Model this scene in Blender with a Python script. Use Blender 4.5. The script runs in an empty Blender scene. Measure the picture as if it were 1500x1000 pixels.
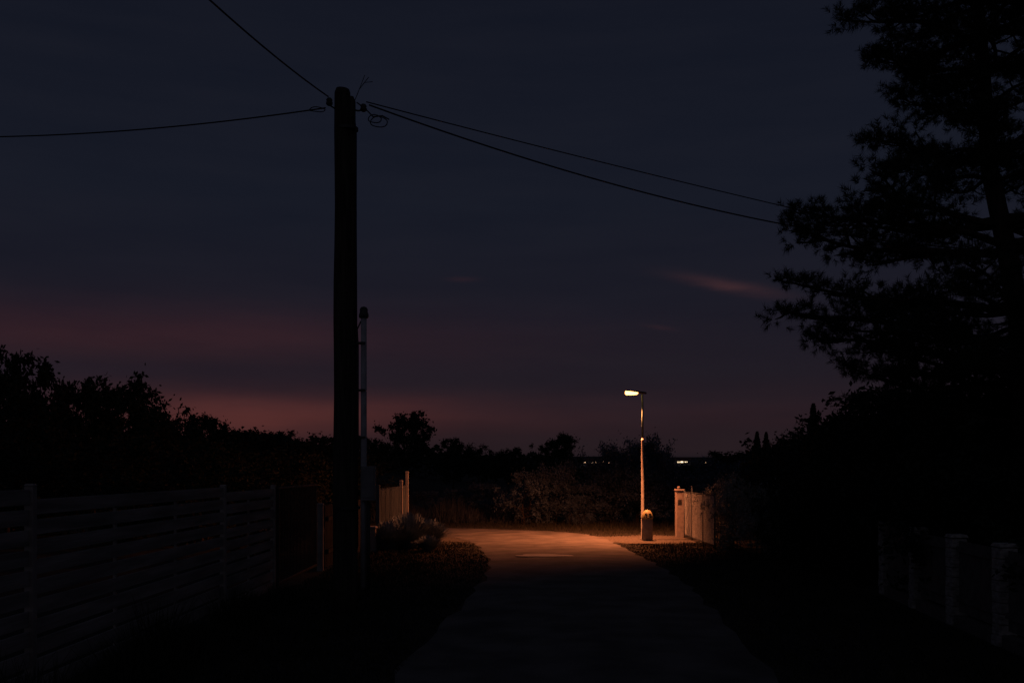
import bpy, math, random
import numpy as np
from mathutils import Vector, Matrix
random.seed(7)
R = np.random.default_rng(11)
scene = bpy.context.scene
col = scene.collection
scene.view_settings.view_transform = 'Standard'
scene.view_settings.look = 'None'
scene.view_settings.exposure = 0

# ------------------------------------------------------------------ materials
def mat(name, c1, c2, scale=5.0, rough=0.85, bump=0.3, metal=0.0, bscale=None, detail=6, stretch=None, bdist=0.02):
    m = bpy.data.materials.new(name); m.use_nodes = True
    nt = m.node_tree; n = nt.nodes; l = nt.links
    b = n['Principled BSDF']
    b.inputs['Roughness'].default_value = rough
    b.inputs['Metallic'].default_value = metal
    b.inputs['Specular IOR Level'].default_value = 0.25
    tc = n.new('ShaderNodeTexCoord')
    src = tc.outputs['Object']
    if stretch:
        mp = n.new('ShaderNodeMapping'); mp.inputs['Scale'].default_value = stretch
        l.new(src, mp.inputs['Vector']); src = mp.outputs['Vector']
    ns = n.new('ShaderNodeTexNoise'); ns.inputs['Scale'].default_value = scale; ns.inputs['Detail'].default_value = detail
    l.new(src, ns.inputs['Vector'])
    cr = n.new('ShaderNodeValToRGB')
    cr.color_ramp.elements[0].position = 0.35; cr.color_ramp.elements[0].color = (*c1, 1)
    cr.color_ramp.elements[1].position = 0.65; cr.color_ramp.elements[1].color = (*c2, 1)
    l.new(ns.outputs['Fac'], cr.inputs['Fac']); l.new(cr.outputs['Color'], b.inputs['Base Color'])
    if bump > 0:
        n2 = n.new('ShaderNodeTexNoise'); n2.inputs['Scale'].default_value = bscale or scale * 6; n2.inputs['Detail'].default_value = 4
        l.new(src, n2.inputs['Vector'])
        bp = n.new('ShaderNodeBump'); bp.inputs['Strength'].default_value = bump; bp.inputs['Distance'].default_value = bdist
        l.new(n2.outputs['Fac'], bp.inputs['Height']); l.new(bp.outputs['Normal'], b.inputs['Normal'])
    return m

def emis(name, c, s):
    m = bpy.data.materials.new(name); m.use_nodes = True
    nt = m.node_tree; b = nt.nodes['Principled BSDF']
    b.inputs['Base Color'].default_value = (*c, 1)
    b.inputs['Emission Color'].default_value = (*c, 1)
    b.inputs['Emission Strength'].default_value = s
    return m

M_ground = mat('ground_soil', (0.018, 0.018, 0.014), (0.036, 0.032, 0.024), 1.2, 1.0, 0.6, bscale=14, bdist=0.05)
M_asph = mat('asphalt', (0.07, 0.067, 0.067), (0.145, 0.135, 0.13), 1.3, 0.9, 0.6, bscale=60, bdist=0.015, detail=14)
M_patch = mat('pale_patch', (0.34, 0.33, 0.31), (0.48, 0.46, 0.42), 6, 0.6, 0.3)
M_gravel = mat('gravel', (0.05, 0.045, 0.04), (0.13, 0.115, 0.10), 14, 0.95, 0.9, bscale=45, bdist=0.03, detail=10)
M_grass = mat('grass_blades', (0.014, 0.018, 0.011), (0.036, 0.036, 0.026), 0.8, 0.9, 0)
M_drygrass = mat('dry_grass', (0.03, 0.038, 0.05), (0.055, 0.065, 0.08), 0.8, 0.9, 0)
M_leaf = mat('leaf_green', (0.016, 0.024, 0.015), (0.032, 0.04, 0.025), 1.5, 0.7, 0)
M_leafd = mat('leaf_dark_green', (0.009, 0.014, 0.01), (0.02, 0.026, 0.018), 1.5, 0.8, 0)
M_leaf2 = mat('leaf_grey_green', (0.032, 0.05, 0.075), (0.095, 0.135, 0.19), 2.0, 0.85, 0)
M_leaf3 = mat('leaf_lamplit_flecks', (0.08, 0.10, 0.10), (0.3, 0.33, 0.32), 3.0, 0.6, 0)  # pale flecks in the leaf colour stand in for lamplight catching the leaves
M_orn = mat('pale_stems', (0.09, 0.125, 0.16), (0.2, 0.26, 0.32), 2.5, 0.8, 0)
M_pine = mat('pine_needles', (0.018, 0.025, 0.018), (0.035, 0.042, 0.03), 2, 0.8, 0)
M_bark = mat('bark', (0.035, 0.026, 0.02), (0.08, 0.06, 0.05), 6, 0.95, 0.8, stretch=(3, 3, 0.6))
M_wood = mat('weathered_pole_wood', (0.03, 0.026, 0.022), (0.07, 0.06, 0.05), 7, 0.95, 0.7, stretch=(4, 4, 0.25))
M_render = mat('rendered_pillar', (0.22, 0.2, 0.2), (0.32, 0.29, 0.28), 8, 0.9, 0.5)
M_slat = mat('stained_slats', (0.15, 0.138, 0.135), (0.33, 0.30, 0.29), 1.6, 0.8, 0.3, stretch=(1, 0.4, 5))
M_slatp = mat('slat_post', (0.21, 0.19, 0.18), (0.31, 0.28, 0.27), 4, 0.8, 0.3)
M_pick = mat('picket_paint', (0.042, 0.055, 0.07), (0.08, 0.10, 0.12), 4, 0.85, 0.3, stretch=(3, 3, 0.4))
M_pickp = mat('picket_post', (0.2, 0.19, 0.19), (0.3, 0.28, 0.28), 4, 0.85, 0.3, stretch=(3, 3, 0.4))
M_dark = mat('dark_steel', (0.03, 0.03, 0.033), (0.06, 0.06, 0.062), 8, 0.5, 0.1, metal=0.5)
M_galv = mat('galvanised_steel', (0.26, 0.28, 0.29), (0.38, 0.4, 0.42), 9, 0.6, 0.15, metal=0.1)
M_lpost = mat('lamp_post_paint', (0.16, 0.16, 0.155), (0.24, 0.24, 0.235), 9, 0.6, 0.15)
M_lpost2 = mat('lamp_post_dimmed_paint', (0.08, 0.13, 0.11), (0.12, 0.19, 0.16), 9, 0.7, 0.1)  # post paint darkened for the upper pole, offsets hot light close to the lamp
M_wire = mat('cable_rubber', (0.012, 0.012, 0.014), (0.025, 0.025, 0.027), 9, 0.6, 0)
M_cream = mat('lid_paint', (0.22, 0.21, 0.1), (0.3, 0.28, 0.14), 9, 0.5, 0.1)
M_bin = mat('bin_plastic', (0.15, 0.15, 0.16), (0.22, 0.22, 0.235), 7, 0.6, 0.2)
M_mast = mat('mast_paint', (0.28, 0.28, 0.3), (0.42, 0.42, 0.45), 4, 0.6, 0.1)
M_box = mat('meter_box_plastic', (0.16, 0.16, 0.17), (0.24, 0.24, 0.25), 4, 0.6, 0.1)
M_block = mat('split_block_stone', (0.24, 0.23, 0.22), (0.5, 0.475, 0.45), 11, 0.95, 0.9, stretch=(1, 1, 2.2))
M_fdark = mat('dark_boards', (0.09, 0.08, 0.075), (0.15, 0.135, 0.125), 6, 0.85, 0.3)
M_wall = mat('house_render', (0.35, 0.32, 0.28), (0.5, 0.45, 0.4), 0.5, 0.9, 0)
M_roof = mat('roof_tiles', (0.12, 0.05, 0.04), (0.2, 0.08, 0.06), 1.5, 0.9, 0)
M_lens = emis('lamp_lens_glow', (1.0, 0.43, 0.11), 7.0)
M_winw = emis('warm_window_glow', (1.0, 0.62, 0.35), 1.8)
M_winc = emis('bright_window_glow', (1.0, 0.75, 0.45), 2.2)

# ------------------------------------------------------------------ builders
class MB:
    def __init__(s): s.v = []; s.f = []
    def box(s, c, sz, rz=0.0, taper=1.0, ry=0.0):
        cx, cy, cz = c; hx, hy, hz = sz[0]/2, sz[1]/2, sz[2]/2
        b = len(s.v); M = Matrix.Rotation(rz, 3, 'Z') @ Matrix.Rotation(ry, 3, 'Y')
        for k in (-1, 1):
            t = taper if k > 0 else 1
            for x, y in ((-1,-1),(1,-1),(1,1),(-1,1)):
                p = M @ Vector((x*hx*t, y*hy*t, k*hz)); s.v.append((p.x+cx, p.y+cy, p.z+cz))
        for q in ((0,3,2,1),(4,5,6,7),(0,1,5,4),(1,2,6,5),(2,3,7,6),(3,0,4,7)): s.f.append(tuple(b+i for i in q))
        return s
    def tube(s, pts, rad, n=8, cap=True):
        pts = [Vector(p) for p in pts]
        if not hasattr(rad, '__len__'): rad = [rad]*len(pts)
        b = len(s.v); up = None
        for i, p in enumerate(pts):
            d = (pts[min(i+1, len(pts)-1)] - pts[max(i-1, 0)]).normalized()
            if up is None: up = Vector((1,0,0)) if abs(d.x) < 0.8 else Vector((0,1,0))
            a = (up - d*up.dot(d)).normalized(); up = a; c = d.cross(a)
            for k in range(n):
                t = 2*math.pi*k/n; q = p + (a*math.cos(t) + c*math.sin(t))*rad[i]; s.v.append(tuple(q))
        for i in range(len(pts)-1):
            for k in range(n):
                k2 = (k+1) % n
                s.f.append((b+i*n+k, b+i*n+k2, b+(i+1)*n+k2, b+(i+1)*n+k))
        if cap:
            s.f.append(tuple(b+k for k in range(n))[::-1]); e = b+(len(pts)-1)*n
            s.f.append(tuple(e+k for k in range(n)))
        return s
    def lathe(s, prof, c=(0,0,0), n=20, sx=1, sy=1):
        b = len(s.v)
        for r, z in prof:
            for k in range(n):
                t = 2*math.pi*k/n; s.v.append((c[0]+r*math.cos(t)*sx, c[1]+r*math.sin(t)*sy, c[2]+z))
        m = len(prof)
        for i in range(m-1):
            for k in range(n):
                k2 = (k+1) % n; s.f.append((b+i*n+k, b+i*n+k2, b+(i+1)*n+k2, b+(i+1)*n+k))
        s.f.append(tuple(b+k for k in range(n))[::-1]); s.f.append(tuple(b+(m-1)*n+k for k in range(n)))
        return s
    def build(s, name, m, parent=None, smooth=False, bevel=0, world=False):
        off = Vector(parent.location) if (parent and world) else Vector((0,0,0))
        me = bpy.data.meshes.new(name)
        me.from_pydata([(x-off.x, y-off.y, z-off.z) for x, y, z in s.v], [], s.f); me.update()
        me.materials.append(m)
        if smooth: me.polygons.foreach_set('use_smooth', [True]*len(me.polygons))
        o = bpy.data.objects.new(name, me); col.objects.link(o)
        if parent: o.parent = parent
        if bevel:
            bv = o.modifiers.new('Bevel', 'BEVEL'); bv.width = bevel; bv.segments = 2; bv.limit_method = 'ANGLE'
        return o

def tag(o, label, cat, group=None):
    o['label'] = label; o['category'] = cat
    if group: o['group'] = group
    return o
def thing(name, label, cat, loc=(0,0,0), group=None, rz=0, sc=1):
    e = bpy.data.objects.new(name, None); e.empty_display_size = 0.3
    e.location = loc; e.rotation_euler = (0,0,rz)
    e.scale = (sc,)*3 if not hasattr(sc, '__len__') else sc
    col.objects.link(e); return tag(e, label, cat, group)
def copy_thing(root, loc, rz, sc, label=None, group=None):
    e = root.copy(); col.objects.link(e)
    e.location = loc; e.rotation_euler = (0,0,rz); e.scale = (sc,)*3 if not hasattr(sc, '__len__') else sc
    if label: e['label'] = label
    if group: e['group'] = group
    for ch in list(root.children):
        c = ch.copy(); col.objects.link(c); c.parent = e
    return e
def structure(o): o['kind'] = 'structure'; return o

def np_mesh(name, V, nper, m, parent=None, smooth=False):
    N = len(V)//nper
    me = bpy.data.meshes.new(name)
    me.vertices.add(len(V)); me.vertices.foreach_set('co', V.astype(np.float32).ravel())
    me.loops.add(N*nper); me.loops.foreach_set('vertex_index', np.arange(N*nper, dtype=np.int32))
    me.polygons.add(N); me.polygons.foreach_set('loop_start', np.arange(0, N*nper, nper, dtype=np.int32))
    me.polygons.foreach_set('loop_total', np.full(N, nper, dtype=np.int32))
    me.update(calc_edges=True); me.materials.append(m)
    o = bpy.data.objects.new(name, me); col.objects.link(o)
    if parent: o.parent = parent
    return o

def leaf_verts(C, size, rng):
    N = len(C); a = rng.normal(size=(N,3)); a /= np.linalg.norm(a, axis=1)[:,None]
    b = rng.normal(size=(N,3)); b -= a*(a*b).sum(1)[:,None]; b /= np.linalg.norm(b, axis=1)[:,None]
    s = size*rng.uniform(0.6, 1.35, (N,1))
    V = np.stack([C - a*s, C + b*s*0.5, C + a*s, C - b*s*0.5], axis=1)
    return V.reshape(-1, 3)
def blades(P, h, w, rng, lean=0.35):
    N = len(P); az = rng.uniform(0, 2*np.pi, N); la = rng.uniform(0, 2*np.pi, N); ln = rng.uniform(0, lean, N)
    dx = np.stack([np.cos(az)*w/2, np.sin(az)*w/2, np.zeros(N)], 1)
    tip = P + np.stack([np.cos(la)*ln*h, np.sin(la)*ln*h, h], 1)
    return np.stack([P-dx, P+dx, tip], 1).reshape(-1, 3)

# ------------------------------------------------------------------ terrain
def hgt(X, Y):
    sm = lambda a, b, t: np.clip((t-a)/(b-a), 0, 1)**2*(3-2*np.clip((t-a)/(b-a), 0, 1))
    z = 4.0*sm(38, 95, Y)*sm(-6, -34, X)
    z = z + 18*sm(900, 1700, Y)*(1+0.2*np.sin(X/260.0)+0.1*np.sin(X/90.0+1))
    z = z + 1.5*sm(110, 190, Y)*sm(-10, -60, X)
    z = z + 0.5*sm(28, 60, X)*sm(10, 60, Y)
    return z
xs = np.unique(np.concatenate([np.linspace(-3000, -150, 24), np.linspace(-150, -20, 27), np.linspace(-20, 20, 41), np.linspace(20, 150, 27), np.linspace(150, 3000, 24)]))
ys = np.unique(np.concatenate([np.linspace(-400, -20, 8), np.linspace(-20, 60, 61), np.linspace(60, 220, 41), np.linspace(220, 3200, 50)]))
XX, YY = np.meshgrid(xs, ys); ZZ = hgt(XX, YY)
nx = len(xs)
V = np.stack([XX.ravel(), YY.ravel(), ZZ.ravel()], 1)
F = [(j*nx+i, j*nx+i+1, (j+1)*nx+i+1, (j+1)*nx+i) for j in range(len(ys)-1) for i in range(nx-1)]
me = bpy.data.meshes.new('ground'); me.from_pydata(V.tolist(), [], F); me.materials.append(M_ground)
g = structure(bpy.data.objects.new('ground', me)); col.objects.link(g)

# road outline
LE = [(-1.5,-12),(-1.45,0),(-1.35,6),(-1.15,11.7),(-0.8,16),(-0.58,19.4),(-0.52,23),(-0.75,26),(-1.05,28.5),(-1.5,30.5),(-2.4,32.2),(-4,33),(-8,33.5),(-30,34.3)]
RE = [(2.5,-12),(2.55,0),(2.65,6),(2.85,11.7),(3.15,16),(3.3,19.4),(3.25,23),(3.12,26),(3.0,28.5),(2.85,31),(2.1,33.5),(0,35.2),(-5,36.6),(-30,37.8)]
def densify(P, k=6):
    P = [Vector((a, b, 0)) for a, b in P]; out = []
    for i in range(len(P)-1):
        p0 = P[max(i-1,0)]; p1 = P[i]; p2 = P[i+1]; p3 = P[min(i+2,len(P)-1)]
        for j in range(k):
            t = j/k
            out.append(0.5*((2*p1)+(p2-p0)*t+(2*p0-5*p1+4*p2-p3)*t*t+(3*p1-p0-3*p2+p3)*t**3))
    out.append(P[-1]); return out
L = densify(LE); Rr = densify(RE)
mb = MB()
for i, (a, b) in enumerate(zip(L, Rr)):
    ja = 0.07*math.sin(i*1.7)+0.05*random.uniform(-1,1); jb = 0.06*math.sin(i*2.3)+0.05*random.uniform(-1,1)
    for k in range(7):
        t = k/6; p = a.lerp(b, t)
        x = p.x + (ja*(1-t) + jb*t)
        mb.v.append((x, p.y, 0.012 + 0.03*math.sin(math.pi*t)))
for i in range(len(L)-1):
    for k in range(6):
        q = i*7+k; mb.f.append((q, q+1, q+8, q+7))
road = structure(mb.build('road', M_asph, smooth=True))

def blob(name, cx, cy, rx, ry, z, m, n=44, jag=0.12):
    mb = MB(); mb.v.append((cx, cy, z)); ph = random.random()*6
    for k in range(n):
        t = 2*math.pi*k/n; j = 1+jag*math.sin(3*t+ph)+jag*0.6*math.sin(7*t+ph*2)+random.uniform(-jag, jag)*0.4
        mb.v.append((cx+rx*j*math.cos(t), cy+ry*j*math.sin(t), z))
    for k in range(n): mb.f.append((0, 1+k, 1+(k+1) % n))
    return structure(mb.build(name, m))
blob('gravel_verge', -2.2, 30.2, 1.7, 1.7, 0.006, M_gravel)
blob('gravel_driveway', 4.1, 30.6, 1.7, 1.9, 0.008, M_gravel)
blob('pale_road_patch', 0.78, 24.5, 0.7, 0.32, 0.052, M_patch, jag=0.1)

# ------------------------------------------------------------------ grass
def ledge(Y): return np.interp(Y, [p.y for p in L], [p.x for p in L])
def redge(Y): return np.interp(Y, [p.y for p in Rr], [p.x for p in Rr])
def strip(n, y0, y1, side, width):
    Y = R.uniform(y0, y1, n)
    t = R.uniform(0, 1, n)
    X = ledge(Y) - 0.02 - t*width if side < 0 else redge(Y) + 0.02 + t*width
    cl = 0.5+0.5*np.sin(X*3.1+np.sin(Y*1.3)*2)*np.sin(Y*2.3+X)
    h = (0.03 + 0.08*cl*R.uniform(0.3, 1, n))*(0.5+np.clip(t*2, 0, 1)*0.7)
    return np.stack([X, Y, np.zeros(n)], 1), h
PP = []; HH = []
for a in ((34000, 5, 29.5, -1, 3.4), (26000, 5, 28.8, 1, 3.0)):
    p, h = strip(*a); PP.append(p); HH.append(h)
n = 9000; t = R.uniform(0, 1, n); X = R.uniform(-12, 9, n)
Y = np.interp(X, [-12, -5, 0, 2.1, 2.85, 9], [37.2, 36.8, 35.4, 33.9, 31.6, 33.2]) + t*7
PP.append(np.stack([X, Y, np.zeros(n)], 1)); HH.append(R.uniform(0.08, 0.28, n)*(0.4+t))
# rank growth along the foot of the slatted fence
n = 7000; Y = R.uniform(4, 17, n); X = -4.02 + np.abs(R.normal(0, 0.22, n))
PP.append(np.stack([X, Y, np.zeros(n)], 1)); HH.append(R.uniform(0.25, 1.0, n)*(0.55+0.3*np.sin(Y*1.9)+0.15*np.sin(Y*4.7))*np.interp(Y, [4, 10, 17], [1.15, 1.0, .5]))
P = np.concatenate(PP); H = np.concatenate(HH)
o = np_mesh('grass', blades(P, H, 0.02, R, 0.8), 3, M_grass); o['kind'] = 'stuff'
n = 12000; X = R.uniform(-9, 1.5, n); Y = 39.5 + R.uniform(0, 6, n)
H = R.uniform(0.2, 1.0, n)*(0.8+0.3*np.sin(X*2.3+1)+0.25*np.sin(X*5.1)*np.sin(Y*2))
o = np_mesh('tall_grass', blades(np.stack([X, Y, np.zeros(n)], 1), H, 0.03, R, 0.5), 3, M_drygrass); o['kind'] = 'stuff'

# ------------------------------------------------------------------ vegetation
def make_tree(name, label, cat, H, W, seed, base_frac=0.22, n_limb=16, n_leaf=5200, leaf=0.12, m=None, trunk_r=0.14, clump=0.55, stems=1, tn='trunk', cn='crown'):
    rng = np.random.default_rng(seed); rr = random.Random(seed)
    root = thing(name, label, cat)
    tb = MB(); clumps = []
    for s in range(stems):
        off = Vector((0,0,0)) if stems == 1 else Vector((rr.uniform(-1,1), rr.uniform(-1,1), 0))*W*0.18
        lean = Vector((rr.uniform(-1,1), rr.uniform(-1,1), 0))*W*(0.06 if stems == 1 else 0.22)
        pts = []; K = 8
        for i in range(K+1):
            t = i/K; pts.append(off + lean*t*t + Vector((rr.uniform(-1,1), rr.uniform(-1,1), 0))*0.03*H*t + Vector((0,0,H*0.88*t - (0.05 if i == 0 else 0))))
        rad = [trunk_r*(1-0.86*(i/K)**0.8)*(1.3 if i == 0 else 1) for i in range(K+1)]
        tb.tube(pts, rad, 8)
        nl = max(4, n_limb//stems)
        for j in range(nl):
            t = base_frac + (0.97-base_frac)*(j+rr.random())/nl
            i = min(K-1, int(t*K)); p0 = pts[i].lerp(pts[i+1], t*K-i)
            u = (t-base_frac)/(1-base_frac)
            reach = W/2*(0.45+0.75*math.sin(math.pi*min(1, u*0.85+0.15)))*rr.uniform(0.65, 1.1)
            az = j*2.4+rr.uniform(-.5,.5); d = Vector((math.cos(az), math.sin(az), 0))
            rise = H*rr.uniform(0.05, 0.17)
            q = [p0]
            for k in range(1, 5):
                q.append(p0 + d*reach*k/4 + Vector((rr.uniform(-1,1), rr.uniform(-1,1), rr.uniform(-1,1)))*reach*0.08 + Vector((0,0,rise*(k/4)**0.8)))
            r0 = rad[i]*0.5
            tb.tube(q, [r0*(1-0.2*k) for k in range(5)], 5)
            for k in (2, 3, 4):
                for _ in range(2):
                    e = q[k] + Vector((rr.gauss(0,1), rr.gauss(0,1), rr.gauss(0.25,0.8)))*reach*0.28
                    tb.tube([q[k], q[k].lerp(e, .5)+Vector((0,0,0.03)), e], [r0*0.35, r0*0.22, r0*0.1], 4)
                    clumps.append((e, rr.uniform(0.35, 1.0)))
                clumps.append((q[k], rr.uniform(0.2, 0.7)))
        clumps.append((pts[-1], 0.9)); clumps.append((pts[-1]+Vector((0,0,H*0.06)), 0.5))
    tb.build(tn, M_bark, root, smooth=True)
    C = np.array([c[0][:] for c in clumps]); w = np.array([c[1] for c in clumps])
    idx = rng.choice(len(C), n_leaf, p=w/w.sum())
    G = rng.normal(size=(n_leaf,3)); G *= (np.abs(rng.normal(size=(n_leaf,1)))**0.3)
    cen = C[idx] + G*clump*w[idx][:,None]*0.42
    cen = cen[cen[:,2] > 0.03]
    np_mesh(cn, leaf_verts(cen, leaf, rng), 4, m or M_leaf, root)
    return root

SKY_G = 'trees standing along the skyline'
tA = make_tree('broadleaf_tree', 'dark broad-crowned tree in silhouette on a slope', 'tree', 6.5, 5.0, 3, n_leaf=9000, leaf=0.13, clump=0.75)
tB = make_tree('broadleaf_tree', 'dark round-crowned tree in silhouette above low hedges', 'tree', 7.0, 4.6, 5, base_frac=0.3, n_leaf=8000, leaf=0.14, clump=0.7)
tC = make_tree('broadleaf_tree', 'ragged open-crowned tree in silhouette against dusk sky', 'tree', 6.0, 4.4, 9, base_frac=0.28, n_limb=13, n_leaf=5500, leaf=0.12, clump=0.6)
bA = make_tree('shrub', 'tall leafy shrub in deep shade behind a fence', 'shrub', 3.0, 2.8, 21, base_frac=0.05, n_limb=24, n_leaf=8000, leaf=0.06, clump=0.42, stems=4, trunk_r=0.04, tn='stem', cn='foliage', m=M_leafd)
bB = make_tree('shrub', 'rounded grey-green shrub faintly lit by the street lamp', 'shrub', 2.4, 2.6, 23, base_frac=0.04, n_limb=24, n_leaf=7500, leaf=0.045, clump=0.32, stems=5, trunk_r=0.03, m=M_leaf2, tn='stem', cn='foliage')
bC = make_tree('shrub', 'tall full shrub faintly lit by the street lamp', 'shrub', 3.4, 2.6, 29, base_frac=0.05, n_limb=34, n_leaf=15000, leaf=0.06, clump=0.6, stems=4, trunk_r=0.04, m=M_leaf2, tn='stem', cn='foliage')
bD = make_tree('shrub', 'leafy bush with lamplit flecks put into its leaf colour behind mesh fence', 'shrub', 2.4, 2.0, 33, base_frac=0.04, n_limb=22, n_leaf=4500, leaf=0.05, clump=0.35, stems=4, trunk_r=0.03, m=M_leaf3, tn='stem', cn='foliage')
def zt(X, Y): return float(hgt(np.array(float(X)), np.array(float(Y))))
used = set()
def put(t, H0, X, Y, top, wid=1.0, rz=0.0, label=None, group=SKY_G):
    gz = zt(X, Y); s = (top-gz)/H0
    if id(t) not in used:
        used.add(id(t)); t.location = (X, Y, gz-0.02); t.rotation_euler = (0,0,rz); t.scale = (s*wid, s*wid, s); t['group'] = group
        if label: t['label'] = label
        return t
    return copy_thing(t, (X, Y, gz-0.02), rz, (s*wid, s*wid, s), label, group)
# left skyline
put(tA, 6.7, -19.8, 40, 6.8, 0.8, 0.3)
put(tC, 6.2, -23.5, 42, 6.9, 1.1, 1.3)
put(tB, 7.2, -18.3, 42, 6.1, 0.85, 2.0)
put(tC, 6.2, -17.4, 44, 6.2, 0.9, 4.0)
put(tA, 6.7, -16.0, 43, 5.3, 0.85, 5.1)
put(tA, 6.7, -20.0, 60, 5.4, 1.0, 1.1)
put(tB, 7.2, -18.6, 60, 5.5, 0.8, 3.6)
put(tC, 6.2, -17.0, 61, 4.8, 1.1, 0.7)
put(tA, 6.7, -16.4, 66, 4.7, 1.4, 2.2)
put(tB, 7.2, -15.3, 70, 4.5, 1.2, 5.5)
put(tA, 6.7, -14.2, 74, 3.9, 1.4, 0.2)
put(tC, 6.2, -12.9, 72, 3.7, 1.3, 2.9)
# centre
put(tB, 7.2, -9.5, 90, 7.4, 0.95, 1.9, 'round-crowned tree in silhouette above the dark field')
put(tA, 6.7, -12.6, 92, 5.0, 0.9, 4.4)
put(tA, 6.7, -5.6, 95, 5.1, 0.95, 3.3)
put(tC, 6.2, -3.2, 96, 4.3, 1.1, 5.9)
put(tA, 6.7, -0.4, 98, 4.2, 1.1, 0.9)
put(tB, 7.2, 4.6, 98, 5.7, 1.0, 3.0, 'open-crowned tree in silhouette above roadside bushes')
# right skyline
put(tB, 7.2, 17.3, 62+10, 3.6, 1.3, 1.0)
put(tA, 6.7, 15.2, 70, 3.4, 1.4, 4.0)
put(tA, 6.7, 16.8, 60, 3.7, 1.2, 2.5)
put(tC, 6.2, 17.6, 56, 4.0, 1.2, 0.5)
put(tB, 7.2, 12.9, 45, 3.9, 0.95, 3.7)
put(tA, 6.7, 15.2, 46, 4.3, 0.9, 1.4)
put(tA, 6.7, 12.6, 33, 4.7, 0.75, 5.4)
# bushes past the bend
BG = 'shrubs past the bend of the road'
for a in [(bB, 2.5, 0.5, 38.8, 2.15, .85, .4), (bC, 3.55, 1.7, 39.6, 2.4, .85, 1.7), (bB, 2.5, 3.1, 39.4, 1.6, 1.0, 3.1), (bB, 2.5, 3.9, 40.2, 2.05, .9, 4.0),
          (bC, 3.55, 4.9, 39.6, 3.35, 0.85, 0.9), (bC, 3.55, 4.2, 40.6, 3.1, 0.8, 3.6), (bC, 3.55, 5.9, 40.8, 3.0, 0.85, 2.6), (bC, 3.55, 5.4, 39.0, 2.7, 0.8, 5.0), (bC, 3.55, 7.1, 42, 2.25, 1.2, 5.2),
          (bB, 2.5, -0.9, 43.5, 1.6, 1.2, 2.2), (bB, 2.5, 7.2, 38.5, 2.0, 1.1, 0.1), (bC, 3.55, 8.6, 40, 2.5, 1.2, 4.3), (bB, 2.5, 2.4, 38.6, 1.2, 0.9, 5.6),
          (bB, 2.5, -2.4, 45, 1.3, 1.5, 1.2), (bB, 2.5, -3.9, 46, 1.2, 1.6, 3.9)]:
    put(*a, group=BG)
LG = 'dark garden shrubs behind the slatted fence'
for X, Y, top, w in [(-9,29,2.6,1.5),(-12,30,3.0,1.6),(-15,32,3.4,1.6),(-7,33,2.5,1.4),(-10.5,36,2.9,1.6),(-14,38,3.8,1.4),(-18,36,4.3,1.4),(-6.4,40,2.7,1.5),(-8.5,43,3.2,1.6),(-11.5,45,3.6,1.6),(-6,24.6,1.7,1.3)]:
    put(bA, 3.1, X, Y, top, w, random.random()*6, group=LG)
RG = 'dark shrubs crowding behind the roadside fence'
for X, Y, top, w in [(7.4,12.2,2.2,1.2),(7.5,14.2,2.5,1.1),(7.6,16.2,2.9,1.1),(7.7,18.3,3.2,1.1),(7.3,20.2,3.0,1.1),(7.6,22,3.1,1.1),(7.7,24,2.9,1.1),(8.1,26,2.8,1.1),(9.4,18,3.8,1.2),(9.2,21,3.9,1.1),(9.0,24,3.8,1.1),(9.2,28,3.2,1.2),(10,14.5,3.8,1.2),(11.5,20,4.2,1.2),(8.6,31,2.6,1.2),(12,27,4.1,1.2),(6.6,19.2,1.8,.9),(6.5,21.0,1.9,.9)]:
    put(bA, 3.1, X, Y, top, w, random.random()*6, group=RG)
for X, Y, top, w in [(6.3,22.8,1.9,.6)]:
    put(bA, 3.1, X, Y, top, w, random.random()*6, 'leafy climber bush spilling over the mesh fence', RG)
for X, Y, top, w in [(6.2,29.0,1.9,.7),(6.1,27.6,1.85,.7),(5.95,26.2,1.8,.7),(6.9,30.6,2.0,.9),(6.1,25.0,1.8,.7),(6.2,23.9,1.8,.7)]:
    put(bD, 2.5, X, Y, top, w, random.random()*6, 'leafy bush with lamplit flecks put into its leaf colour behind mesh fence', RG)

def conifer(name, label, H, W, seed):
    rng = np.random.default_rng(seed); root = thing(name, label, 'tree', group='slim conifers on the skyline')
    MB().tube([(0,0,-0.05),(0,0,H*0.95)], [0.09, 0.012], 8).build('trunk', M_bark, root)
    n = 7000; t = rng.uniform(0.03, 1, n)**1.0; r = W/2*(1-t)**0.7*(1+0.18*np.sin(t*60)+0.2*rng.normal(size=n))*np.sqrt(rng.uniform(0.2,1,n)); a = rng.uniform(0, 6.283, n)
    C = np.stack([r*np.cos(a), r*np.sin(a), t*H], 1)
    np_mesh('crown', leaf_verts(C, 0.07, rng), 4, M_leaf, root); return root
c1 = conifer('conifer_tree', 'slim pointed conifer rising above the hedge', 4.7, 1.1, 3)
c1.location = (11.8, 39, 0)
copy_thing(c1, (16.0, 65, 0), 1.0, (1.2, 1.2, 0.97)); copy_thing(c1, (16.85, 66, 0), 2.0, (1.1, 1.1, 0.97))

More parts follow.
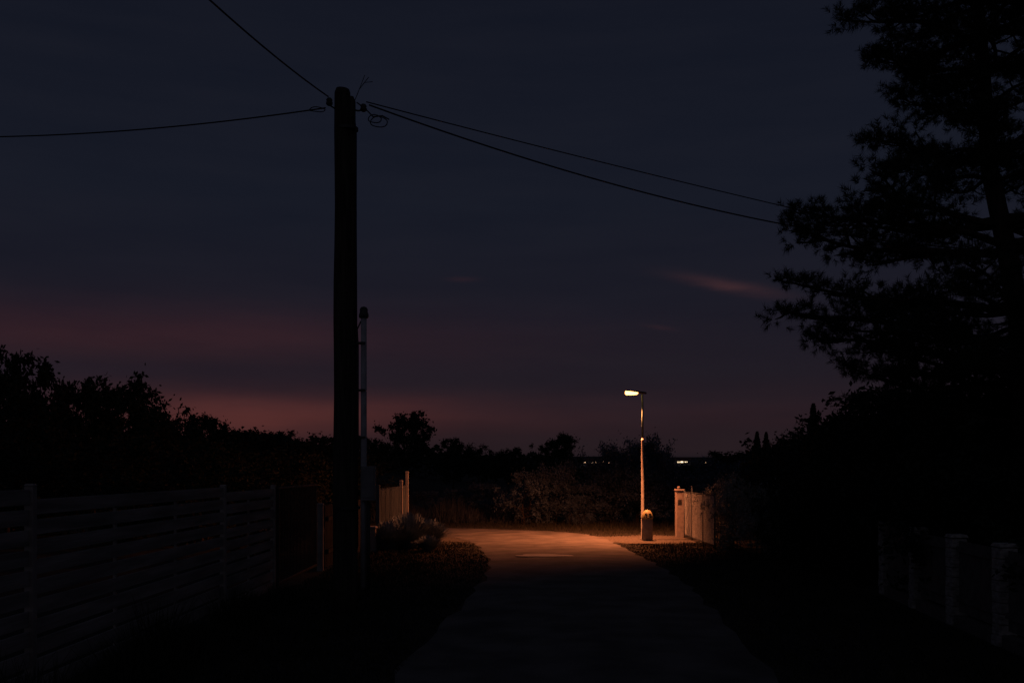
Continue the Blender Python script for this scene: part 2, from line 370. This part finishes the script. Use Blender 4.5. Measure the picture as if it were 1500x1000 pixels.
# ornamental clumps near left pickets
rng = np.random.default_rng(5)
sp = thing('ornamental_grass_clump', 'pale bushy ornamental clump beside the verge', 'plant', (-2.8, 27.2, 0), group='ornamental clumps on the verge')
def fountain(n, rad, h):
    az = rng.uniform(0, 6.283, n); el = rng.uniform(0.02, 1.0, n)**0.7; ln = h*rng.uniform(0.6, 1.1, n)
    V = []
    for i in range(n):
        d = Vector((math.cos(az[i]), math.sin(az[i]), 0)); b = d*rng.uniform(0, 0.2); sd = Vector((-d.y, d.x, 0))*0.005
        p1 = b + d*ln[i]*el[i]*0.4 + Vector((0,0,ln[i]*(.55-.2*el[i]))); p2 = b + d*ln[i]*el[i]*0.8 + Vector((0,0,ln[i]*(1-0.5*el[i])))
        V += [b-sd, b+sd, p1+sd, p1-sd, p1-sd, p1+sd, p2+sd*2, p2-sd*2]
    return np.array([v[:] for v in V])
np_mesh('blades', fountain(1700, 0.3, 1.0), 4, M_orn, sp)
for X, Y, s in ((-3.3, 26.6, 0.8), (-2.35, 27.9, 0.8), (-3.1, 28.3, 0.85), (-2.2, 26.2, 0.45)):
    copy_thing(sp, (X, Y, 0), X*3, (s*1.1, s*1.1, s))

# far-off wood as one mass
rng = np.random.default_rng(8); n = 15000
X = rng.uniform(-60, 95, n); Y = 150 + rng.uniform(-4, 4, n)
pxr = X/Y
top = 4.3 + 0.5*np.sin(X*0.45)+0.4*np.sin(X*1.1+2)+0.25*np.sin(X*2.7)
gap = np.clip((pxr-0.02)/0.03, 0, 1)*np.clip((0.24-pxr)/0.04, 0, 1)
top = top*(1-gap) + gap*(2.35+0.15*np.sin(X*1.7))
Z = top*np.sqrt(rng.uniform(0, 1, n)) + hgt(X, Y)*0.6
o = np_mesh('distant_wood', leaf_verts(np.stack([X, Y, Z], 1), 0.42, rng), 4, M_leaf); o['kind'] = 'stuff'

# ------------------------------------------------------------------ pine
def make_pine():
    rr = random.Random(4); rng = np.random.default_rng(4)
    root = thing('pine_tree', 'tall black pine with dense ragged boughs behind the fence', 'tree', (8.2, 16, 0))
    tr = [(0,0,-.1),(0.02,0,1.5),(0.05,0,3),(-0.05,0,4.6),(-0.2,0.05,5.6),(-0.5,0.05,7),(-0.62,0,8.4),(-0.72,0,9.8),(-0.75,0,11.2),(-0.78,0,12.2)]
    rd = [0.24,0.2,0.18,0.165,0.15,0.13,0.11,0.085,0.05,0.02]
    tb = MB(); tb.tube(tr, rd, 12)
    def tp(z):
        for i in range(len(tr)-1):
            if tr[i][2] <= z <= tr[i+1][2]:
                return Vector(tr[i]).lerp(Vector(tr[i+1]), (z-tr[i][2])/(tr[i+1][2]-tr[i][2])), rd[i]
        return Vector(tr[-1]), 0.02
    S = []
    def lobe(c, rad, n):
        for _ in range(n):
            v = Vector((rr.gauss(0,1), rr.gauss(0,1), rr.gauss(.2,.8))).normalized()
            p = c + Vector((v.x, v.y, v.z*0.65))*rad*rr.uniform(0.1, 0.95)
            S.append((p, (v+Vector((0,0,.35))).normalized()))
    lv = [(11.8,0.8,6),(11.2,1.3,7),(10.5,1.7,8),(9.9,1.9,8),(9.4,2.25,9),(8.8,1.75,7),(8.2,1.3,6),(7.5,1.95,9),(7.0,1.5,5),(6.5,3.3,8),(6.1,3.45,8),(5.1,3.9,8),(4.75,3.8,8),(4.3,3.4,8),(3.85,3.0,7),(3.3,2.6,6)]
    for z, reach, nb in lv:
        for b in range(nb):
            az = math.pi + (b/nb)*2*math.pi + rr.uniform(-.25,.25) if b else math.pi + rr.uniform(-.1,.1)
            rc = reach*(rr.uniform(0.95, 1.03) if b == 0 else rr.uniform(0.6, 0.98))
            drop = 0.10*rc + rr.uniform(0, .15)
            p0, r = tp(z - drop); d = Vector((math.cos(az), math.sin(az), 0)); sd = Vector((-d.y, d.x, 0))
            q = []; K = 9; wob = rr.uniform(-.15,.15); ph = rr.uniform(0,6)
            for k in range(K+1):
                t = k/K; q.append(p0 + d*rc*t + sd*rc*wob*math.sin(t*3) + Vector((0,0, drop*t*t + 0.07*math.sin(ph+t*6)*min(1,t*3))))
            r0 = min(r*0.5, 0.022+0.014*rc)
            tb.tube(q, [r0*(1-0.8*k/K) for k in range(K+1)], 6)
            nt = int(4+rc*3.0)
            for j in range(nt):
                t = 0.36+0.64*(j+rr.random())/nt; i = min(K-1, int(t*K)); p = q[i].lerp(q[i+1], t*K-i)
                side = 1 if j % 2 else -1
                ln = (0.12+0.15*rc*(1-t)+0.14)*rr.uniform(0.6, 1.3)
                e = (d*rr.uniform(0.1,0.9) + sd*side*rr.uniform(0.3,1.0) + Vector((0,0,rr.uniform(-.25,.7)))).normalized()
                pe = p + e*ln
                tb.tube([p, p.lerp(pe, .5)-Vector((0,0,.02)), pe], [r0*0.4, r0*0.28, 0.006], 4)
                lobe(pe, rr.uniform(0.18, 0.30), rr.randint(10, 16))
                if rr.random() < .35: lobe(p.lerp(pe,.4)+Vector((0,0,.05)), .17, 5)
            lobe(q[-1], 0.18, 12); lobe(q[-2]+Vector((0,0,.08)), 0.21, 11)
    lobe(Vector(tr[-1]), .35, 30)
    tb.build('trunk', M_bark, root, smooth=True)
    P = np.array([s[0][:] for s in S]); D = np.array([s[1][:] for s in S]); nn = 28
    P = np.repeat(P, nn, 0); D = np.repeat(D, nn, 0); N = len(P)
    u = rng.uniform(0, 0.1, (N,1)); base = P + D*u
    a = rng.normal(size=(N,3)); a -= D*(a*D).sum(1)[:,None]; a /= np.linalg.norm(a, axis=1)[:,None]
    nd = D*rng.uniform(0.4, 1.2, (N,1)) + a; nd /= np.linalg.norm(nd, axis=1)[:,None]
    w = np.cross(nd, rng.normal(size=(N,3))); w /= np.linalg.norm(w, axis=1)[:,None]
    V = np.stack([base-w*0.0048, base+w*0.0048, base+nd*rng.uniform(0.08, 0.13, (N,1))], 1).reshape(-1, 3)
    np_mesh('crown', V, 3, M_pine, root)
make_pine()

# ------------------------------------------------------------------ utility pole
up = thing('utility_pole', 'weathered wooden utility pole with side brace on the verge', 'utility pole', (-2.52, 15, 0))
def wob_pole(x, y, z1, r0, r1, n=12, tip=0.0):
    pts = [(x+0.008*math.sin(i*1.3), y, -0.1 + (z1+0.1)*i/14) for i in range(15)]
    return pts, [r0+(r1-r0)*i/14 for i in range(15)]
p, r = wob_pole(-0.03, 0, 7.84, 0.155, 0.12)
MB().tube(p+[(-0.03,0,7.9)], r+[0.1], 14).build('shaft', M_wood, up, smooth=True, bevel=0)
p, r = wob_pole(0.098, 0.03, 7.72, 0.092, 0.066)
MB().tube(p+[(0.098,0.03,7.8)], r+[0.03], 12).build('brace', M_wood, up, smooth=True)
for z in (7.3, 1.6):
    rr_ = 0.148 + (7.8-z)*0.006
    MB().lathe([(rr_,-.02),(rr_+.006,-.02),(rr_+.006,.02),(rr_,.02)], (0.03,0.01,z), 20, sx=1.1, sy=1.0).build('clamp', M_dark, up)
INS = [(.03,-.05),(.05,-.03),(.05,0),(.035,.01),(.05,.03),(.03,.06)]
MB().tube([(-.1,0,7.58),(-.2,-.08,7.62),(-.21,-.12,7.64)], .012, 6).lathe(INS, (-.21,-.12,7.66), 12).build('insulator', M_dark, up, smooth=True)
MB().tube([(.1,0,7.6),(.2,0.02,7.58),(.28,.02,7.6)], .014, 6).lathe(INS, (.28,.02,7.62), 12).build('insulator', M_dark, up, smooth=True)
def loop(cx, cz, rx, rz, y, ph=0):
    pts = [(cx+rx*math.cos(t/16*2*math.pi+ph), y+0.02*math.sin(t), cz+rz*math.sin(t/16*2*math.pi+ph)) for t in range(16)]; pts.append(pts[0]); return pts
MB().tube(loop(.5, 7.44, .13, .08, .1), .008, 6, cap=False).build('cable_loop', M_wire, up, smooth=True)
MB().tube(loop(.44, 7.48, .1, .06, .08), .008, 6, cap=False).build('cable_loop', M_wire, up, smooth=True)
MB().tube(loop(-.42, 7.6, .12, .035, .02), .007, 6, cap=False).build('cable_loop', M_wire, up, smooth=True)
MB().tube([(.18,0,7.7),(.3,.02,7.62),(.42,.04,7.5),(.56,.06,7.52),(.66,.08,7.47)], .01, 6).build('jumper_cable', M_wire, up, smooth=True)
MB().tube([(.15,-.05,7.5),(.18,-.06,7.2),(.175,-.04,6),(.185,-.05,4.5),(.19,-.05,3),(.2,-.05,1)], .012, 6).build('down_cable', M_wire, up, smooth=True)
MB().tube([(.14,0,7.7),(.22,0,7.9),(.36,0,8.08)], .006, 5).tube([(.22,0,7.9),(.3,.02,8.12)], .005, 5).tube([(.3,0,8.0),(.42,.02,8.02)], .005, 5).build('wire_whisker', M_dark, up)

def wire(a, b, sag, rad, label):
    a = Vector(a); b = Vector(b); K = 40; pts = []
    for i in range(K+1):
        t = i/K; q = a.lerp(b, t); q.z -= 4*sag*t*(1-t); pts.append(q)
    o = MB().tube(pts, rad, 6).build('power_line', M_wire, None, smooth=True)
    return tag(o, label, 'power line', 'overhead lines meeting at the pole')
wire((-2.2,15.03,7.72),(14,24,6.9),0.12,0.009,'thin black overhead line running past the pine tree')
wire((-2.16,15.05,7.68),(13,22,7.0),0.68,0.0125,'thicker sagging black overhead line running past the pine')
wire((-2.8,14.95,7.6),(-13,18,8.3),0.26,0.0105,'black overhead line strung across the open sky')
wire((-2.75,14.9,7.75),(-4.9,-8,7.7),1.02,0.0105,'black overhead line passing over the road verge')

# service mast + meter box
sm_ = thing('service_mast', 'slim pale metal service mast with capped top and meter box', 'service mast', (-2.68, 18, 0))
MB().tube([(0,0,-.05),(0,0,2.5),(0,0,4.95)], [.06,.055,.052], 14).build('mast', M_mast, sm_, smooth=True)
MB().lathe([(.05,0),(.085,.01),(.09,.06),(.07,.12),(.075,.16),(.05,.2),(.0,.215)], (0,0,4.9), 16).build('cap', M_dark, sm_, smooth=True)
m = MB(); m.tube([(-.05,0,4.85),(-.12,0,4.7),(-.1,-.02,4.4),(-.1,-.02,2.4)], .014, 6)
for z in (4.45, 3.6, 2.75): m.box((-.05,-.02,z), (.17,.13,.035))
m.build('cable', M_dark, sm_)
MB().box((.1,-.1,1.92),(.26,.16,.62)).build('meter_box', M_box, sm_, bevel=.015)
MB().box((.1,-.187,1.92),(.2,.012,.5)).box((.17,-.197,1.92),(.02,.012,.06)).build('door', M_box, sm_, bevel=.004)
MB().tube([(.1,-.1,-.05),(.1,-.1,1.6)], .03, 10).build('conduit', M_dark, sm_, smooth=True)

# ------------------------------------------------------------------ left slatted fence
fx = lambda Y: -4.2 - (17.5-Y)*0.012
sf = thing('slatted_fence', 'horizontal slatted timber fence with square posts', 'fence', (-4.25, 11, 0))
postsY = [3.2, 8.9, 14.6, 17.5]
topz = lambda Y: np.interp(Y, [3, 8.9, 17.5], [2.12, 2.04, 1.88])
for Y in postsY:
    MB().box((fx(Y), Y, topz(Y)/2), (.08,.08,topz(Y))).box((fx(Y), Y, topz(Y)+.01), (.095,.095,.02), taper=.7).build('post', M_slatp, sf, bevel=.006, world=True)
for a, b in zip(postsY[:-1], postsY[1:]):
    m = MB(); L_ = b-a-.09; yc = (a+b)/2; ang = math.atan2(fx(b)-fx(a), b-a)
    for k in range(10):
        z = topz(yc)-.14-k*.18
        if z < .08: break
        m.box((fx(yc)+random.uniform(-.004,.004), yc, z), (.022, L_, .138), rz=-ang)
    for u in (.33, .67) if b-a > 4 else (.5,):
        m.box((fx(yc)-.03, a+(b-a)*u, topz(yc)/2), (.03,.05,topz(yc)-.2))
    m.build('panel', M_slat, sf, world=True, bevel=.004)
gt = thing('garden_gate', 'dark metal garden gate with upright bars and top rail', 'gate', (-4.15, 19.3, 0))
m = MB(); m.box((-4.15,19.35,1.84),(.05,3.5,.035)).box((-4.15,19.35,.15),(.05,3.5,.05)).box((-4.15,17.65,1),(.05,.05,1.7)).box((-4.15,21.05,1),(.05,.05,1.7))
m.build('frame', M_dark, gt, world=True, bevel=.005)
m = MB()
for i in range(26): m.box((-4.15, 17.8+i*.125, .99), (.018,.018,1.66))
m.build('bar', M_wire, gt, world=True)
def gpost(x, y, w, h, name, label, mt):
    e = thing(name, label, 'post', (x, y, 0))
    MB().box((0,0,h/2-.03),(w,w,h+.06)).build('shaft', mt, e, bevel=.012)
    MB().box((0,0,h+.025),(w*1.2,w*1.2,.045), taper=.8).build('cap', mt, e, bevel=.008)
gpost(-4.1, 21.3, .13, 1.4, 'gatepost', 'pale square gatepost beside a dark garden gate', M_slatp)
gpost(-3.75, 26.2, .36, .62, 'concrete_pillar', 'low concrete pillar among verge plants', M_pickp)
bf = thing('board_fence', 'low dark upright board fence in shadow', 'fence', (-4.0, 23.8, 0))
m = MB()
for i in range(36):
    Y = 21.6+i*.128; m.box((-4.05+.005*i, Y, .72+random.uniform(-.01,.01)), (.02,.1,1.35))
m.box((-4.08+.09,23.8,.4),(.04,4.5,.08)).box((-4.08+.09,23.8,1.1),(.04,4.5,.08))
m.build('boards', M_wire, bf, world=True)
px_ = lambda Y: -3.62+(Y-26.8)*.035
pf = thing('picket_fence', 'muted upright picket fence catching dim orange lamplight', 'fence', (-3.5, 29.5, 0))
m = MB(); n = 30
for i in range(n):
    Y = 27.0+i*.175; x = px_(Y)
    h = 1.52; m.box((x, Y, h/2+.06), (.03,.085,h), rz=random.uniform(-.04,.04)).box((x, Y, h+.09), (.03,.085,.06), taper=.35)
m.build('pickets', M_pick, pf, world=True, bevel=.004)
MB().tube([(px_(26.8)-.03,26.8,.5),(px_(32.3)-.03,32.3,.5)],.025,6).tube([(px_(26.8)-.03,26.8,1.35),(px_(32.3)-.03,32.3,1.35)],.025,6).build('rail', M_pick, pf, world=True)
for Y, h in ((26.75,1.7),(31.0,1.78),(32.3,2.05)):
    MB().box((px_(Y)+.02,Y,h/2),(.1,.1,h)).box((px_(Y)+.02,Y,h+.02),(.13,.13,.04), taper=.7).build('post', M_pickp if Y > 27 else M_pick, pf, world=True, bevel=.008)

# ------------------------------------------------------------------ right pillar fence
rf = thing('pillar_fence', 'garden fence of dim stacked-block pillars and dark boards', 'fence', (6.2, 14, 0))
rx = lambda Y: 5.95+(Y-10.7)*.085
PY = [9.1,10.7,12.3,13.95,15.6,17.3]
for Y in PY:
    m = MB()
    for k in range(9):
        m.box((rx(Y)+random.uniform(-.006,.006), Y+random.uniform(-.006,.006), .07+k*.135), (.22+random.uniform(-.01,.01),.22+random.uniform(-.01,.01),.13), rz=random.uniform(-.03,.03))
    m.build('pillar', M_block, rf, world=True, bevel=.01)
    MB().box((rx(Y),Y,1.25),(.245,.245,.045), taper=.85).build('cap', M_block, rf, world=True, bevel=.008)
for a, b in zip(PY[:-1], PY[1:]):
    m = MB(); k = int((b-a-.3)/.11)
    yc = (a+b)/2; ang = math.atan2(.085, 1)
    for i in range(k+1):
        Y = a+.19+i*(b-a-.38)/k; m.box((rx(Y), Y, .7), (.02,.085,.98))
    m.box((rx(yc)-.03,yc,.4),(.03,b-a-.26,.07), rz=-ang).box((rx(yc)-.03,yc,1.08),(.03,b-a-.26,.07), rz=-ang)
    m.build('panel', M_fdark, rf, world=True)
    MB().box((rx(yc),yc,.07),(.16,b-a-.25,.18), rz=-ang).build('plinth', M_fdark, rf, world=True, bevel=.008)

# gate pillar near the lamp
gp = thing('gate_pillar', 'tall rendered gate pillar lit orange by the street lamp', 'pillar', (5.32, 31.6, 0))
MB().box((0,0,.73),(.25,.3,1.5)).build('shaft', M_render, gp, bevel=.015)
MB().box((0,0,1.505),(.31,.36,.05), taper=.92).build('cap', M_render, gp, bevel=.01)
MB().box((-.02,-.153,1.12),(.11,.012,.16)).build('letter_plate', M_dark, gp, bevel=.003)
MB().lathe([(.03,0),(.045,.01),(.05,.06),(.035,.085),(0,.09)], (-.03,-.02,1.53), 12).build('finial', M_render, gp, smooth=True)
mf = thing('mesh_fence', 'wire mesh fence panels beside the lamplit gate pillar', 'fence', (5.35, 28.3, 0))
ax, ay, bx_, by_ = 5.42, 31.3, 5.5, 27.0; ln = math.hypot(bx_-ax, by_-ay); ux, uy = (bx_-ax)/ln, (by_-ay)/ln
W3 = lambda s, z: (ax+ux*s, ay+uy*s, z)
m = MB(); H0, H1, sp_ = .12, 1.42, .07; hh = H1-H0
k = -hh
while k < ln:
    s0 = max(0, k); z0 = H0+(s0-k); s1 = min(ln, k+hh); z1 = H0+(s1-k)
    if s1 > s0+.01:
        m.tube([W3(s0,z0), W3(s1,z1)], .0038, 4); m.tube([W3(s0,H1-(z0-H0)), W3(s1,H1-(z1-H0))], .0038, 4)
    k += sp_
m.build('mesh', M_galv, mf, world=True)
MB().tube([W3(0,1.45),W3(ln,1.45)], .014, 8).tube([W3(0,.1),W3(ln,.1)], .012, 8).build('rail', M_pick, mf, world=True, smooth=True)
for s in (.05, 1.2, 2.8, ln):
    x, y, _ = W3(s, 0); z = 1.62 if s in (1.2,) else 1.5
    MB().tube([(x,y,-.03),(x,y,z)], .022, 10).lathe([(.026,0),(.028,.015),(.012,.035)], (x,y,z), 10).build('post', M_pick, mf, world=True, smooth=True)

# ------------------------------------------------------------------ street lamp
sl = thing('street_lamp', 'slim metal street lamp glowing orange on the roadside verge', 'street lamp', (4.0, 30.5, 0))
MB().lathe([(.09,-.03),(.09,.04),(.046,.06),(.042,3.0),(.046,3.02),(.046,3.06),(.034,3.1)], n=18).build('base_section', M_lpost, sl, smooth=True)
MB().tube([(0,0,3.08),(0,0,4.0),(-.01,0,4.46)], [.033,.03,.028], 14).build('pole', M_lpost2, sl, smooth=True)
def hull(prof, m, ang, ox, oz):
    b = len(m.v); n = 12
    for x, w, zt_, zb in prof:
        for k in range(n):
            t = 2*math.pi*k/n; y = w*math.cos(t); z = (zt_ if math.sin(t) > 0 else -zb)*math.sin(t)
            if math.sin(t) <= 0: z = -abs(zb*math.sin(t))
            X_ = x*math.cos(ang)-z*math.sin(ang); Z_ = x*math.sin(ang)+z*math.cos(ang)
            m.v.append((ox+X_, y, oz+Z_))
    for i in range(len(prof)-1):
        for k in range(n):
            k2 = (k+1) % n; m.f.append((b+i*n+k, b+(i+1)*n+k, b+(i+1)*n+k2, b+i*n+k2))
    m.f.append(tuple(b+k for k in range(n))); m.f.append(tuple(b+(len(prof)-1)*n+k for k in range(n))[::-1])
ang = math.radians(-6)
m = MB(); hull([(.12,.04,.025,.03),(.08,.06,.035,.035),(-.05,.09,.04,.035),(-.3,.12,.035,.012),(-.48,.11,.022,.01),(-.54,.07,.015,.008)], m, ang, 0, 4.5)
m.build('housing', M_dark, sl, smooth=True)
m = MB(); hull([(-.14,.06,.0,.04),(-.17,.085,.0,.07),(-.32,.1,.0,.10),(-.49,.085,.0,.115),(-.53,.05,.0,.09)], m, ang, 0, 4.495)
lens = m.build('lens', M_lens, sl, smooth=True)

lb = thing('litter_bin', 'grey litter bin with orange-lit domed lid beside the lamp', 'litter bin', (4.09, 30.1, 0))
MB().lathe([(.14,.0),(.165,.02),(.17,.35),(.165,.66),(.16,.67)], n=24).build('body', M_bin, lb, smooth=True)
MB().lathe([(.178,.66),(.178,.71),(.165,.78),(.135,.85),(.09,.905),(.04,.93),(0,.94)], n=28).build('lid', M_cream, lb, smooth=True)
def lidp(a, r, z): return (r*math.sin(a), -r*math.cos(a), z)
for s in (-1, 1):
    MB().tube([lidp(s*.18,.15,.80), lidp(s*.4,.148,.82), lidp(s*.62,.15,.80)], [.018,.03,.018], 8).build('slot', M_wire, lb, smooth=True)
MB().tube([lidp(a,.174,.705+.05*abs(a)) for a in (-.8,-.4,0,.4,.8)], [.006,.018,.02,.018,.006], 8).build('opening', M_wire, lb, smooth=True)
MB().box((-.03,.25,.5),(.14,.2,.03)).build('bracket', M_galv, lb)

# lamp light
ld = bpy.data.lights.new('street_lamp_light', 'SPOT'); ld.energy = 3900; ld.color = (1.0, 0.255, 0.082)
ld.spot_size = math.radians(150); ld.spot_blend = 1.0; ld.shadow_soft_size = 0.09
lo = bpy.data.objects.new('lamp_light', ld); col.objects.link(lo); lo.parent = sl
lo.location = (-.32, 0, 4.22)
d = Vector((1.8, 31.1, 0)) - Vector((3.68, 30.5, 4.22)); lo.rotation_euler = d.to_track_quat('-Z', 'Y').to_euler()

# ------------------------------------------------------------------ far town
HG = 'distant houses with lit windows'
def house(lx, ly, w, h, litm, wins, label):
    e = thing('distant_house', label, 'house', (lx, ly, 0), HG)
    MB().box((0,0,h/2),(w,8,h)).build('wall', M_wall, e)
    m = MB(); b = 0; o_ = .4
    m.v = [(-w/2-o_,-4.4,h),(w/2+o_,-4.4,h),(w/2+o_,4.4,h),(-w/2-o_,4.4,h),(-w/2-o_,0,h+1.2),(w/2+o_,0,h+1.2)]
    m.f = [(0,1,5,4),(2,3,4,5),(0,4,3),(1,2,5),(3,2,1,0)]
    m.build('roof', M_roof, e)
    for x, ww, hh2, z in wins: MB().box((x,-4.03,z),(ww,.05,hh2)).build('window', litm, e)
for X, wn in ((43.6,[(0,.9,.6,5.6)]),(49,[(-.8,.6,.6,5.4),(1,.8,.6,5.4)]),(54.3,[(0,.7,.5,5.8)]),(58.8,[(-.5,.8,.5,5.5),(1.2,.5,.5,5.5)]),(116,[(0,.6,.5,5.5)])):
    house(X, 600, 5.0, 6.4, M_winw, wn, 'small distant house with warm lit upper windows')
house(101.6, 596, 9.0, 7.0, M_winc, [(-2.6,1.2,.7,5.6),(-.6,1.6,.8,5.7),(1.9,1.5,.6,5.7)], 'brightly lit long low building beyond the trees')

# ------------------------------------------------------------------ world: dusk sky
w = bpy.data.worlds.new('World'); scene.world = w; w.use_nodes = True
nt = w.node_tree; N = nt.nodes; Lk = nt.links; N.clear()
def mth(op, a, b=None, c=None, clamp=False):
    n = N.new('ShaderNodeMath'); n.operation = op; n.use_clamp = clamp
    for i, q in enumerate((a, b, c)):
        if q is None: continue
        if isinstance(q, (int, float)): n.inputs[i].default_value = q
        else: Lk.new(q, n.inputs[i])
    return n.outputs[0]
tc = N.new('ShaderNodeTexCoord'); sx = N.new('ShaderNodeSeparateXYZ'); Lk.new(tc.outputs['Generated'], sx.inputs[0])
x, y, z = sx.outputs
hyp = mth('SQRT', mth('ADD', mth('ADD', mth('MULTIPLY', x, x), mth('MULTIPLY', y, y)), 1e-5))
el = mth('DIVIDE', z, hyp); az = mth('ARCTAN2', x, y)
cb = N.new('ShaderNodeCombineXYZ'); Lk.new(mth('MULTIPLY', az, 2.2), cb.inputs[0]); Lk.new(mth('MULTIPLY', el, 13), cb.inputs[1])
def noise(scale, detail, off=0):
    n = N.new('ShaderNodeTexNoise'); n.inputs['Scale'].default_value = scale; n.inputs['Detail'].default_value = detail
    a = N.new('ShaderNodeVectorMath'); a.operation = 'ADD'; a.inputs[1].default_value = (off, off*1.7, 0); Lk.new(cb.outputs[0], a.inputs[0]); Lk.new(a.outputs[0], n.inputs['Vector'])
    return n.outputs['Fac']
n1 = noise(1.3, 5); n2 = noise(2.6, 6, 5.0); n3 = noise(6, 6, 9.0)
elw = mth('ADD', el, mth('MULTIPLY', mth('SUBTRACT', n1, 0.5), 0.035))
def gauss(v, c, wd):
    t = mth('DIVIDE', mth('SUBTRACT', v, c), wd); return mth('EXPONENT', mth('MULTIPLY', mth('MULTIPLY', t, t), -1))
def bandy(ce, we, ca, wa, src=None): return mth('MULTIPLY', gauss(elw if src is None else src, ce, we), gauss(az, ca, wa))
ramp = N.new('ShaderNodeValToRGB'); Lk.new(mth('ADD', elw, 0.1), ramp.inputs['Fac'])
e = ramp.color_ramp.elements
def lin(c): return tuple(((v/255)/12.92 if v/255 < 0.04045 else ((v/255+0.055)/1.055)**2.4) for v in c)
stops = [(0.0, (8,8,11)), (0.095, (22,19,25)), (0.115, (37,27,31)), (0.16, (33,27,34)), (0.25, (27,26,36)), (0.36, (23,26,37)), (0.5, (21,24,35)), (0.7, (18,21,32)), (1.0, (20,23,33))]
while len(e) < len(stops): e.new(0.5)
for el_, (p_, c_) in zip(e, stops): el_.position = p_; el_.color = (*lin(c_), 1)
def addc(base, fac, colr):
    m_ = N.new('ShaderNodeMix'); m_.data_type = 'RGBA'; m_.blend_type = 'ADD'; m_.clamp_factor = False; m_.inputs['B'].default_value = (*colr, 1)
    Lk.new(fac, m_.inputs['Factor']); Lk.new(base, m_.inputs['A']); return m_.outputs['Result']
def nm(f, n_, lo=0.25): return mth('MULTIPLY', f, mth('ADD', lo, mth('MULTIPLY', n_, 2*(1-lo))))
c = ramp.outputs['Color']
c = addc(c, nm(bandy(0.128, 0.028, -0.42, 0.36), n2, .4), (0.018, 0.0028, 0.0016))
c = addc(c, nm(bandy(0.05, 0.019, -0.25, 0.17), n2, .5), (0.056, 0.0115, 0.0065))
c = addc(c, nm(bandy(0.055, 0.022, -0.05, 0.45), n3, .4), (0.009, 0.0016, 0.0008))
c = addc(c, bandy(0.172, 0.012, -0.50, 0.07), (-0.004, -0.003, -0.003))
c = addc(c, nm(bandy(0.085, 0.016, -0.40, 0.25), n3, .5), (-0.007, -0.001, 0.0008))
tilt = mth('ADD', el, mth('MULTIPLY', mth('SUBTRACT', az, 0.2), 0.22))
tilt = mth('ADD', tilt, mth('MULTIPLY', mth('SUBTRACT', n3, 0.5), 0.010))
c = addc(c, nm(mth('MULTIPLY', gauss(tilt, 0.182, 0.0055), gauss(az, 0.215, 0.045)), n3, .1), (0.026, 0.008, 0.006))
c = addc(c, bandy(0.189, 0.0025, -0.05, 0.014, el), (0.008, 0.0015, 0.001))
c = addc(c, bandy(0.127, 0.0025, 0.148, 0.014, tilt), (0.007, 0.0015, 0.001))
c = addc(c, mth('SUBTRACT', n2, 0.5), (0.004, 0.0035, 0.004))
# added glow in the unseen sky behind the camera, lifts the dim fences
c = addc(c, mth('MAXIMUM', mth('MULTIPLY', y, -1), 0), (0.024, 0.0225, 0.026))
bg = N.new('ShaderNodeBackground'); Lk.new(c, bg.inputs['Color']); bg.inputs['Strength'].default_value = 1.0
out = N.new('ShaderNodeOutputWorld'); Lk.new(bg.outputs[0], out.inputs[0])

# ------------------------------------------------------------------ camera
cd = bpy.data.cameras.new('camera'); cam = bpy.data.objects.new('camera', cd); col.objects.link(cam)
cd.lens = 35; cd.sensor_width = 36; cd.shift_y = 0.1233; cd.clip_end = 6000; cd.clip_start = 0.05
cam.location = (0, 0, 2.2); cam.rotation_euler = (math.pi/2, 0, 0)
scene.camera = cam
